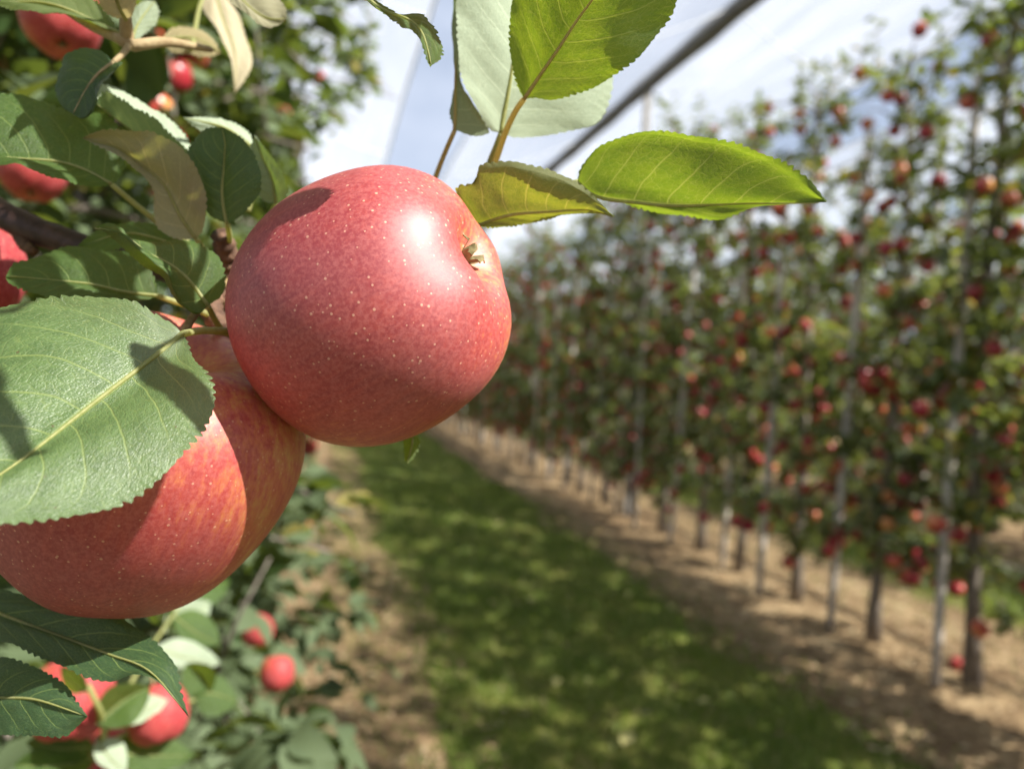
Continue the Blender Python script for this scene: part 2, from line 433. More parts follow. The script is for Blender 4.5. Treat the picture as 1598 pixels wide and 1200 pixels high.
def blades(regions):
    V, Fc = [], []
    for x0, x1, y0, y1, n, h0, h1 in regions:
        xs = rng.uniform(x0, x1, n) + rng.normal(0, .05, n); ys = rng.uniform(y0, y1, n)
        hs = rng.uniform(h0, h1, n); az = rng.uniform(0, 6.283, n); ln = rng.uniform(.1, .75, n)
        w = rng.uniform(.0022, .0042, n) * (1 + .06 * ys)
        for x, y, h, a, l, ww in zip(xs, ys, hs, az, ln, w):
            dx, dy = math.cos(a), math.sin(a); k = len(V)
            V += [(x - dy * ww, y + dx * ww, .006), (x + dy * ww, y - dx * ww, .006),
                  (x + dx * l * h * .4 + dy * ww * .8, y + dy * l * h * .4 - dx * ww * .8, h * .6), (x + dx * l * h * .4 - dy * ww * .8, y + dy * l * h * .4 + dx * ww * .8, h * .6),
                  (x + dx * l * h, y + dy * l * h, h)]
            Fc += [(k, k + 1, k + 2, k + 3), (k + 3, k + 2, k + 4)]
    o = mesh_obj('grass', V, Fc, M_BLADE); tag(o, 'short green grass growing along the path between the tree rows', 'grass', kind='stuff')
blades([(.55, 2.35, 1.6, 5, 15000, .02, .06), (.55, 2.35, 5, 10, 13000, .025, .065), (.6, 2.3, 10, 24, 11000, .03, .07), (4.4, 6.0, 1.5, 12, 9000, .04, .10), (.12, .62, 1.5, 8, 3800, .012, .04), (.2, .6, 8, 20, 2500, .02, .05), (2.25, 2.65, 1.6, 9, 1800, .015, .045), (3.6, 4.4, 2, 9, 900, .02, .05)])

def litter():
    V, Fc = [], []
    for x0, x1, y0, y1, n in ((-.4, .75, 1.3, 6, 2200), (-.4, .6, 6, 20, 1600), (2.25, 4.4, 2, 7, 6500), (2.3, 4.3, 7, 18, 6000), (2.3, 4.3, 18, 35, 1800), (.7, 2.2, 1.8, 9, 260)):
        for _ in range(n):
            x, y = rng.uniform(x0, x1), rng.uniform(y0, y1); l = rng.uniform(.010, .030); w = l * rng.uniform(.2, .55)
            a = rng.uniform(0, 6.283); z = .012 + rng.uniform(0, .012); c, s = math.cos(a), math.sin(a); k = len(V)
            t1, t2 = rng.uniform(-.4, .6) * l, rng.uniform(-.4, .6) * w
            V += [(x + c * l, y + s * l, z + max(0, t1)), (x - s * w, y + c * w, z + max(0, t2)), (x - c * l, y - s * l, z), (x + s * w, y - c * w, z)]
            Fc += [(k, k + 1, k + 2, k + 3)]
    o = mesh_obj('leaf_litter', V, Fc, M_LITTER, smooth=False); tag(o, 'dry brown leaves and straw scattered on the bare soil under the tree rows', 'litter', kind='stuff')
litter()

# ------------------------------------------------------------------ leaves of the rows (small, many in one crown)
def small_leaf(base, ax, nrm, L, Wd, fold, curl, segs):
    """verts/faces of a folded, arched leaf"""
    side = np.cross(nrm, ax); V = []; Fc = []
    prof = [.0] + [math.sin(math.pi * ((i / segs) ** .82)) for i in range(1, segs)] + [.0]
    for i in range(segs + 1):
        t = i / segs; c = base + ax * (L * t * (1 - .12 * curl * t)) - nrm * (L * curl * t * t * .5)
        if i in (0, segs): V.append(c); continue
        w = Wd * .5 * prof[i]
        V += [c - side * w + nrm * w * fold, c, c + side * w + nrm * w * fold]
    Fc += [(0, 2, 1), (0, 3, 2)]
    for i in range(1, segs - 1):
        a = 1 + (i - 1) * 3; b = a + 3
        Fc += [(a, a + 1, b + 1, b), (a + 1, a + 2, b + 2, b + 1)]
    a = 1 + (segs - 2) * 3; e = len(V) - 1
    Fc += [(a, a + 1, e), (a + 1, a + 2, e)]
    return V, Fc

def unit(v): return v / (np.linalg.norm(v) + 1e-12)

def tree_data(seed, height=3.25, halfw=.50, limbs=30, clusters=6, per=8, leafL=.075, segs=3, reject=None, top_spread=1.0, flat=.68, dens_drop=.45, z0=.52):
    """returns trunk tubes, leaf mesh, apple spots of one spindle-trained apple tree standing at the origin"""
    r = np.random.default_rng(seed)
    tr_parts, LV, LF, spots = [], [], [], []
    ph = r.uniform(0, 6, 3)
    def trunk_at(z): return np.array([.035 * math.sin(z * 1.3 + ph[0]), .05 * math.sin(z * 1.1 + ph[1]), z])
    zs = np.linspace(0, height - .25, 12)
    tr_parts.append(tube([trunk_at(z) for z in zs], [.034 * (1 - .8 * (z / height)) + .004 + (.014 if z < .05 else 0) for z in zs], 8))
    def add_leaf(p, d, scale=1.0):
        n = unit(np.array([r.normal(0, .55), r.normal(0, .55), 1.0])); ax = unit(d - n * d.dot(n) + r.normal(0, .15, 3))
        n = unit(n - ax * n.dot(ax)); L = leafL * scale * r.uniform(.7, 1.25)
        if reject is not None and reject(p): return
        v, f = small_leaf(p + ax * .012, ax, n, L, L * r.uniform(.46, .60), r.uniform(.1, .6), r.uniform(-.1, .9), segs)
        o = len(LV); LV.extend(v); LF.extend(tuple(q + o for q in ff) for ff in f)
    nl = limbs
    for i in range(nl):
        t = (i + r.uniform(0, 1)) / nl; z = z0 + (height - .23 - z0) * t ** .95
        az = i * 2.399 + r.uniform(-.4, .4)
        reach = halfw * (1.05 - .42 * t) * r.uniform(.7, 1.15) * (1 if t < .7 else top_spread)
        dirh = np.array([flat * math.cos(az), math.sin(az), 0]); rise = r.uniform(-.25, .35) + .5 * t
        p0 = trunk_at(z); p1 = p0 + dirh * reach * .5 + np.array([0, 0, reach * rise * .6]); p2 = p0 + dirh * reach + np.array([0, 0, reach * (rise - .25)])
        pts = spline([p0, p1, p2], 7)
        if reject is None or not any(reject(q) for q in pts): tr_parts.append(tube(pts, np.linspace(.009, .003, 7), 5))
        nc = max(2, int(clusters * (1.12 - dens_drop * t)))
        for c in range(nc):
            q = pts[int(1 + (len(pts) - 2) * (c + .6) / nc)] + r.normal(0, .055, 3)
            shoot = unit(np.array([r.normal(0, .7), r.normal(0, .7), r.normal(.25, .5)])); sl = r.uniform(.04, .16)
            for k in range(per):
                pp = q + shoot * sl * k / per
                a = k * 2.4 + r.uniform(-.5, .5); s, b = frame_from(shoot)
                d = unit(math.cos(a) * s + math.sin(a) * b + shoot * .45 + np.array([0, 0, -.15])); add_leaf(pp, d)
            if r.random() < .33: spots.append((q + dirh * r.uniform(.0, .10) + np.array([r.normal(0, .03), r.normal(0, .03), -.055]), r.random()))
        # an upright water shoot on some limbs
        if r.random() < .25 + .4 * (t > .75):
            q = pts[r.integers(3, 7)]; hh = r.uniform(.15, .42)
            e = q + np.array([r.normal(0, .05), r.normal(0, .05), hh])
            if reject is None or not (reject(q) or reject(e)): tr_parts.append(tube([q, (q + e) / 2 + r.normal(0, .01, 3), e], [.004, .003, .0015], 5))
            for k in range(int(hh / .026)):
                a = k * 2.4; add_leaf(q + (e - q) * (k / (hh / .026)), unit(np.array([math.cos(a), math.sin(a), .55])), .95)
    tv, tf = join(tr_parts)
    return tv, tf, LV, LF, spots

def tree_meshes(seed, crown_mat, **kw):
    tv, tf, lv, lf, spots = tree_data(seed, **kw)
    out = []
    for nm, v, f, m in (('trunk', tv, tf, M_BARK), ('crown', lv, lf, crown_mat)):
        me = bpy.data.meshes.new(nm); me.from_pydata([tuple(q) for q in v], [], f); me.materials.append(m)
        me.polygons.foreach_set('use_smooth', np.full(len(me.polygons), True)); me.update(); out.append(me)
    return out[0], out[1], spots

def place_tree(meshes, x, y, rz, s, label, group):
    root = empty('apple_tree', (x, y, 0)); root.rotation_euler = (0, 0, rz); root.scale = (s, s, s)
    tag(root, label, 'tree', group)
    for nm, me in (('trunk', meshes[0]), ('crown', meshes[1])):
        o = bpy.data.objects.new(nm, me); COL.objects.link(o); o.parent = root
    return root

def apple_profile():
    return spline([(0, -.50), (.06, -.55), (.17, -.73), (.36, -.88), (.60, -.86), (.83, -.66), (.965, -.35), (1.0, -.02), (.955, .33), (.845, .62), (.66, .825), (.45, .935), (.29, .945), (.18, .885), (.09, .825), (0, .81)], 46)
def apple_mesh(nu, prof, lobes=.03, seed=0, asym=.03, cone=0.0):
    V, Fc = [], []; k = len(prof); ph = seed * 1.3
    for i, (r, z) in enumerate(prof):
        if i in (0, k - 1): V.append((0, 0, z)); continue
        lob = lobes * max(0, z) ** 1.3
        for j in range(nu):
            a = 2 * math.pi * j / nu
            rr = r * (1 + .5 * lob * math.cos(5 * a + ph) + .012 * math.cos(2 * a + ph * 2) + .008 * math.cos(3 * a)) * (1 - cone * z)
            zz = z + lob * math.cos(5 * a + ph) * min(1, r * 1.6) + asym * rr * math.cos(a + ph)
            V.append((rr * math.cos(a), rr * math.sin(a), zz))
    for j in range(nu): Fc.append((0, 1 + (j + 1) % nu, 1 + j))
    for i in range(1, k - 2):
        for j in range(nu):
            a = 1 + (i - 1) * nu; q = (j + 1) % nu
            Fc.append((a + j, a + q, a + nu + q, a + nu + j))
    e = len(V) - 1; a = 1 + (k - 3) * nu
    for j in range(nu): Fc.append((a + j, a + (j + 1) % nu, e))
    return np.array(V), Fc

# one mesh for the apples in the rows: fruit with its stalk and dried calyx
def row_apple_mesh(nu, np_, seed):
    pr = apple_profile(); pr = pr[np.linspace(0, len(pr) - 1, np_).astype(int)]
    v, f = apple_mesh(nu, pr, .02, seed); v = v * .038
    sv, sf = tube([(0, 0, -.020), (.002, 0, -.036), (.004, 0, -.052)], [.0018, .0015, .002], 5)
    n = len(v); V = list(map(tuple, v)) + [tuple(q) for q in sv]; Fs = f + [tuple(q + n for q in g) for g in sf]
    fm = [0] * len(f) + [1] * len(sf)
    me = bpy.data.meshes.new('apple'); me.from_pydata(V, [], Fs); me.materials.append(M_APPLE_FAR); me.materials.append(M_STEM)
    me.polygons.foreach_set('material_index', np.array(fm, np.int32)); me.polygons.foreach_set('use_smooth', np.full(len(me.polygons), True)); me.update()
    return me
ROW_APPLES = [row_apple_mesh(20, 18, s) for s in range(3)]

def rand_apple_matrix(p, s):
    q = Vector((rng.normal(0, .35), rng.normal(0, .35), -1)).to_track_quat('Z', 'Y').to_matrix().to_4x4()
    return Matrix.Translation(Vector(p)) @ q @ Matrix.Rotation(rng.uniform(0, 6.28), 4, 'Z') @ Matrix.Scale(s, 4)

def place_apple(p, s, label, group, name='apple'):
    o = bpy.data.objects.new(name, ROW_APPLES[int(rng.integers(0, 3))]); COL.objects.link(o)
    o.matrix_world = rand_apple_matrix(p, s); tag(o, label, 'apple', group); return o

rest_V, rest_F = [], []
low_v, low_f = apple_mesh(8, apple_profile()[[0, 6, 12, 20, 28, 36, 45]], .0, 0)
def rest_apple(p, s):
    m = np.array(rand_apple_matrix(p, s).to_3x3()); n = len(rest_V)
    rest_V.extend(((low_v * .038) @ m.T + np.asarray(p)).tolist()); rest_F.extend(tuple(q + n for q in g) for g in low_f)

def world_spot(root_x, root_y, rz, s, p):
    c, sn = math.cos(rz), math.sin(rz)
    return np.array([root_x + s * (c * p[0] - sn * p[1]), root_y + s * (sn * p[0] + c * p[1]), s * p[2]])

def ground_hit(px, py):
    d = P(px, py, 1.0) - CAM_POS; t = -CAM_POS[2] / d[2]; return CAM_POS + d * t
Y0 = ground_hit(1518, 1080)[1]
print('row x/y of nearest trunk', ground_hit(1518, 1080), ground_hit(965, 805), ground_hit(1365, 990), ground_hit(1265, 940))

# ---- right-hand rows
VAR = [tree_meshes(100 + i, M_CROWN, height=3.85, limbs=56, clusters=7, per=12, halfw=.66, dens_drop=.82, leafL=.080, top_spread=1.0, flat=.60) for i in range(9)]
SP = .76
def trees_row(x, y0, n, label, group, first_labels=()):
    out = []
    for i in range(n):
        y = y0 + SP * i + rng.uniform(-.06, .06); k = int(rng.integers(0, len(VAR))); rz = rng.choice([0, math.pi]) + rng.uniform(-.3, .3); s = rng.uniform(.90, 1.08)
        xx = x + rng.uniform(-.05, .05)
        lb = first_labels[i] if i < len(first_labels) and first_labels[i] else label
        place_tree(VAR[k], xx, y, rz, s, lb, group)
        out += [(world_spot(xx, y, rz, s, q), w) for q, w in VAR[k][2]]
    return out
spots1 = trees_row(ROW_X[1], Y0 - SP, 56, 'slim apple tree with red fruit in the row right of the grass path', 'apple trees in the row right of the path',
                   ('apple tree cut by the right edge of the photo, nearest in the right-hand row', 'apple tree beside the leaning grey stake with a fallen apple at its foot'))
trees_row(ROW_X[1], Y0 - 9 * SP, 8, 'apple tree of the right-hand row standing nearer than the right edge of the photo', 'apple trees in the row right of the path')
spots2 = trees_row(ROW_X[2], Y0 - .2, 44, 'apple tree of the second row seen through the gaps of the right-hand row', 'apple trees in the second row to the right')
spots3 = trees_row(ROW_X[3], Y0 + .1, 40, 'apple tree of the third row glimpsed far behind the right-hand rows', 'apple trees in the third row to the right')

cand = sorted(spots1, key=lambda q: q[0][1])
def in_view(p):
    c = R_CW.T @ (np.asarray(p) - CAM_POS)
    if c[2] > -.05: return None
    return (W0 / 2 + F * c[0] / -c[2], H0 / 2 - F * c[1] / -c[2], -c[2])
n_ind = 0
for p, w in cand:
    v = in_view(p); vis = v is not None and -30 < v[0] < W0 + 30 and -30 < v[1] < H0 + 30
    if vis and n_ind < 285:
        n_ind += 1
        lb = ('small out of focus red apple hanging in the leaves of the right-hand tree row')
        place_apple(p, rng.uniform(.92, 1.15), lb, 'apples hanging in the right-hand row')
    else: rest_apple(p, rng.uniform(.85, 1.1))
for p, w in spots2 + spots3: rest_apple(p, rng.uniform(.85, 1.1))

# stakes beside the trunks, and the taller net posts
def stake(x, y, h, lean, r, label, group, name='wooden_stake'):
    zs = np.linspace(0, h, 10); pts = [(x + lean[0] * z + .006 * math.sin(z * 2.1 + y), y + lean[1] * z, z - .02) for z in zs]
    v, f = tube(pts, [r * (1 - .12 * z / h) for z in zs], 10)
    o = mesh_obj(name, v, f, M_STAKE, origin=(x, y, 0)); tag(o, label, 'stake', group); return o
for i in range(56):
    y = Y0 - SP + SP * i + .11
    if i == 1: lab = 'leaning grey wooden stake in front of the nearest tree at the right edge'
    elif i == 2: lab = 'grey wooden stake beside the second trunk from the right edge'
    else: lab = 'thin grey wooden stake supporting a tree in the right-hand row'
    stake(ROW_X[1] - .18 + rng.uniform(-.05, .05), y + rng.uniform(-.1, .1), rng.uniform(2.7, 3.2), (rng.normal(.0, .018) + .01, rng.normal(0, .02)), rng.uniform(.020, .027), lab, 'tree stakes in the right-hand row')
def post(x, y, label, group):
    root = empty('net_post', (x, y, 0)); tag(root, label, 'post', group)
    s = .034
    V = [(x + a * s * q, y + b * s * q, z) for z, q in ((0, 1.0), (4.57, .9)) for a, b in ((-.8, -1), (.8, -1), (1, -.8), (1, .8), (.8, 1), (-.8, 1), (-1, .8), (-1, -.8))]
    Fc = [(i, (i + 1) % 8, 8 + (i + 1) % 8, 8 + i) for i in range(8)] + [tuple(range(8, 16))]
    mesh_obj('shaft', V, Fc, M_CONC, root, smooth=False, origin=(x, y, 0))
    v, f = tube([(x, y, 4.573), (x, y, 4.59), (x, y, 4.61)], [.055, .06, .045], 12)
    mesh_obj('cap', v, f, M_ROPE, root, origin=(x, y, 4.57))
YP = ground_hit(968, 803)[1]
for ri, (x, lab) in enumerate(((ROW_X[1], 'pale concrete post carrying the grey net bundle over the right-hand row'), (ROW_X[0] - .12, 'concrete net post standing in the left-hand tree row'), (ROW_X[2], 'concrete net post standing in the second row to the right'))):
    for j in range(6):
        post(x, YP + (0 if ri != 1 else 1.5) + (j - (0 if ri != 1 else 0)) * 8.4, lab, lab + ' line')

def net(xr, side, label, group):
    ys = np.linspace(-6, 70, 77); xs = np.linspace(0, 1, 10); V, Fc, U = [], [], []
    for y in ys:
        sag = .10 * math.sin(math.pi * (((y - YP) / 8.4) % 1.0))
        for t in xs:
            V.append((xr + side * (.03 + (1.2 if side > 0 else 1.85) * t), y, 4.68 - (.42 if side > 0 else .62) * t - sag * t - .10 * math.sin(math.pi * t)))
    n = len(xs)
    for j in range(len(ys) - 1):
        for i in range(n - 1):
            k = j * n + i; Fc.append((k, k + 1, k + 1 + n, k + n))
    root = empty('hail_net', (xr, YP, 4.5)); tag(root, label, 'net', group)
    mesh_obj('net_sheet', V, Fc, M_NET, root, origin=(xr, YP, 4.5))
    sm = [tube(np.array(V[j * n:(j + 1) * n]) + [0, 0, .004], .005, 5) for j in range(0, len(ys), 4)]
    v, f = join(sm); mesh_obj('seam', v, f, M_CORD, root, origin=(xr, YP, 4.5))
    e = [V[j * n + n - 1] for j in range(len(ys))]
    v, f = tube(e, .011, 6); mesh_obj('edge_cord', v, f, M_CORD, root, origin=(xr, YP, 4.5))
for i, x in enumerate(ROW_X):
    for sd in (-1, 1):
        nm = ['left-hand row', 'right-hand row', 'second row to the right', 'third row to the right', 'fourth row to the right'][i]
        net(x, sd, 'white hail net above the %s, its %s slope' % (nm, 'left' if sd < 0 else 'right'), 'white hail nets above the rows')
for i, x in enumerate(ROW_X[:4]):
    ys = np.linspace(-6, 70, 153); v, f = tube([(x, y, 4.685 - .03 * math.sin(math.pi * (((y - YP) / 8.4) % 1.0))) for y in ys], [(.085 if i < 2 else .03) + .008 * math.sin(y * 5) + .006 * math.sin(y * 13) for y in ys], 8)
    o = mesh_obj('net_bundle', v, f, M_ROPE, origin=(x, YP, 4.5))
    nm = ['left-hand tree row', 'right-hand tree row', 'second row to the right', 'third row to the right'][i]
    tag(o, 'grey rolled net bundle along the ridge above the ' + nm, 'net bundle')

# ---- left-hand row: camera stands right beside it
def rej(tx, ty):
    def f(p):
        jit = .07 * math.sin(41 * p[1] + 17 * p[2]) + .05 * math.sin(97 * p[2] + 23 * p[1])
        w = np.array([p[0] + tx, p[1] + ty, p[2]]); v = w - CAM_POS; dist = np.linalg.norm(v)
        if dist < .86: return True
        if w[0] > jit + (.09 if w[2] < 1.35 else .22 + .08 * max(0, w[2] - 1.9)): return True
        return False
    return f
left_spots = []
for i in range(6):
    ty = -.25 + i * .78
    vm = tree_meshes(300 + i, M_CROWN_L, height=3.5, limbs=62, clusters=10, per=14, halfw=.76, leafL=.070, segs=5, flat=1.0, z0=.22, reject=rej(ROW_X[0], ty), top_spread=1.4)
    place_tree(vm, ROW_X[0], ty, 0, 1.0, ('apple tree of the left-hand row close behind the sharp apples' if i == 1 else 'leafy apple tree in the row on the left, behind the two big apples'), 'apple trees in the left-hand row')
    left_spots += [np.array([ROW_X[0] + q[0], ty + q[1], q[2]]) for q, w in vm[2] if not rej(ROW_X[0], ty)(q)]
VARL = [tree_meshes(400 + i, M_CROWN_L, height=3.4, limbs=46, clusters=7, per=12, halfw=.62, leafL=.080, top_spread=1.1) for i in range(3)]
for i in range(6, 50):
    y = -.25 + i * .78; rz = rng.choice([0, math.pi]) + rng.uniform(-.3, .3); s = rng.uniform(.95, 1.06); k = i % 3
    place_tree(VARL[k], ROW_X[0], y, rz, s, 'leafy apple tree in the row on the left, behind the two big apples', 'apple trees in the left-hand row')
    for q, w in VARL[k][2]:
        p = world_spot(ROW_X[0], y, rz, s, q)
        if w < .5: continue
        if i < 10: left_spots.append(p)
        else: rest_apple(p, rng.uniform(.85, 1.1))
nl_ = 0
for p in left_spots:
    v = in_view(p)
    if v is not None and 380 < v[0] < 640 and v[1] < 330 and v[2] < 3.0: continue
    if v is not None and v[1] > 690 and v[2] < 2.4: continue
    if v is not None and -30 < v[0] < 620 and -30 < v[1] < H0 + 30 and nl_ < 30 and rng.random() < .5 and np.linalg.norm(p - CAM_POS) > 1.5:
        nl_ += 1; place_apple(p, rng.uniform(.85, 1.05), 'blurred red apple among the leaves of the left-hand tree row', 'apples hanging in the left-hand row')
    elif np.linalg.norm(p - CAM_POS) > 1.5 and rng.random() < .4: rest_apple(p, rng.uniform(.85, 1.05))
o = mesh_obj('apples', rest_V, rest_F, M_APPLE_FAR); tag(o, 'countless tiny red apples on the far trees of all the rows', 'apples', kind='stuff')

# fallen apple and fallen yellow leaves
p = ground_hit(1493, 1046); place_apple((p[0], p[1], .036), 1.0, 'fallen red apple lying on the soil at the foot of the nearest stake', None, 'fallen_apple')
for i, (px, py, s, lab) in enumerate(((832, 950, .085, 'yellow fallen leaf on the grass in the middle of the path'), (782, 880, .06, 'small yellowish fallen leaf on the grass, farthest of the path'), (868, 1075, .07, 'yellow fallen leaf on the grass below the middle one'),
                                (985, 1165, .10, 'large yellow fallen leaf on the grass at the bottom edge of the photo'), (1106, 1110, .06, 'pale fallen leaf on the grass near the right soil strip'))):
    g = ground_hit(px, py); a = rng.uniform(0, 6.28)
    v, f = small_leaf(np.array([g[0], g[1], .055]), np.array([math.cos(a), math.sin(a), 0.0]), np.array([0, 0, 1.0]), s, s * .62, .25, .25, 6)
    o = mesh_obj('fallen_leaf', v, f, M_FALLEN, origin=(g[0], g[1], .055)); tag(o, lab, 'leaf', 'yellow fallen leaves on the grass')

# ================================================================== FOREGROUND
def orient(axis, blush):
    z = unit(np.asarray(axis, float)); x = np.asarray(blush, float); x = unit(x - z * x.dot(z)); y = np.cross(z, x)
    m = Matrix.Identity(4)
    for i in range(3): m[i][0], m[i][1], m[i][2] = x[i], y[i], z[i]
    return m

def hero_apple(px, py, d, R, axis, blush, label, seed, stretch=1.0, cone=0.0, lobes=.035, stem_to=None, asym=.02, nu=96, skin=None):
    c = P(px, py, d); root = empty('apple', tuple(c)); tag(root, label, 'apple')
    v, f = apple_mesh(nu, apple_profile(), lobes, seed, asym, cone); v = v * R; v[:, 2] *= stretch
    m = orient(axis, blush)
    def loc(q):
        w = m.to_3x3() @ Vector(q); return np.array(w)
    sk = mesh_obj('skin', v, f, skin or M_APPLE); sk.matrix_basis = m; sk.parent = root
    # calyx: five dried sepals curling out of the basin and a tuft of stamens
    parts = []
    zc = .805 * R * stretch
    for k in range(5):
        a = k * 2 * math.pi / 5 + .3; ca, sa = math.cos(a), math.sin(a); lean = [0.9, .5, 1.1, .7, 1.2][k]
        mid = [(.020, 0), (.040 + .02 * lean, .06), (.060 + .03 * lean, .115 + .01 * (k % 3)), (.065 + .07 * lean, .145 - .03 * lean)]
        V = []; Fc = []
        ws = [.034, .042, .030, .006]
        for (rr, zz), w in zip(mid, ws):
            for t in (-1, 0, 1):
                V.append(((rr * ca - sa * w * t) * R, (rr * sa + ca * w * t) * R, zc + (zz + .012 * abs(t)) * R))
        for i in range(3):
            for t in range(2): q = i * 3 + t; Fc.append((q, q + 1, q + 4, q + 3))
        parts.append((V, Fc))
    for k in range(9):
        a = k * .7; rr = .018 + .01 * (k % 3)
        parts.append(tube([(rr * math.cos(a) * R, rr * math.sin(a) * R, zc - .01 * R), (rr * 1.3 * math.cos(a) * R, rr * 1.3 * math.sin(a) * R, zc + (.06 + .010 * (k % 4)) * R)], [.006 * R, .007 * R], 5))
    cv, cf = join(parts); cx = mesh_obj('calyx', cv, cf, M_CALYX); cx.matrix_basis = m; cx.parent = root
    # stalk
    s0 = loc((0, 0, -.50 * R * stretch)); s1 = loc((0, 0, -.95 * R * stretch))
    e = (np.asarray(stem_to) - c) if stem_to is not None else s1 * 1.25
    pts = spline([s0, s1, s1 * .5 + e * .5 + .004 * unit(s1), e], 12)
    sv, sf = tube(pts, np.concatenate([np.linspace(.0014, .0011, 9), [.0013, .0017, .0021]]), 8)
    mesh_obj('stalk', sv, sf, M_STEM).parent = root
    return root

SPUR = P(352, 440, .258)
A1 = hero_apple(582, 481, .215, .0367, Vc(.85, .40, .34), Vc(.25, .35, .85), 'large sharp red apple in the middle, its calyx facing right, dappled with pale dots', 1, stretch=1.0, cone=.0, lobes=.018, asym=.022, stem_to=SPUR + (P(360, 500, .25) - P(352, 440, .258)) * .6)
A2 = hero_apple(214, 724, .222, .0424, Vc(-.40, -.88, -.20), Vc(-.5, -.25, .65), 'large red apple at lower left, half covered by the big sunlit leaf', 2, stretch=1.02, cone=.15, lobes=.010, asym=.01, stem_to=SPUR)

BR = empty('apple_branch', tuple(P(-140, 240, .33)))
tag(BR, 'foreground apple branch with dark bark and sharp serrated leaves carrying the two big apples', 'branch')
TW = empty('leafy_twig', tuple(P(60, -60, .27)))
tag(TW, 'thin tan twig with small curled leaves at the upper left corner', 'twig')

def depth_pts(pl, d0, d1, off):
    """(x, y[, extra depth]) pixels -> world points; depth runs d0..d1 with a bulge off towards the middle"""
    n = len(pl); out = []
    q = np.array([(p[0], p[1]) for p in pl], float); L = np.concatenate([[0], np.cumsum(np.linalg.norm(np.diff(q, axis=0), axis=1))]); L /= L[-1]
    for p, u in zip(pl, L):
        d = d0 + (d1 - d0) * u + off * math.sin(math.pi * u) + (p[2] if len(p) > 2 else 0)
        out.append(P(p[0], p[1], d))
    return out

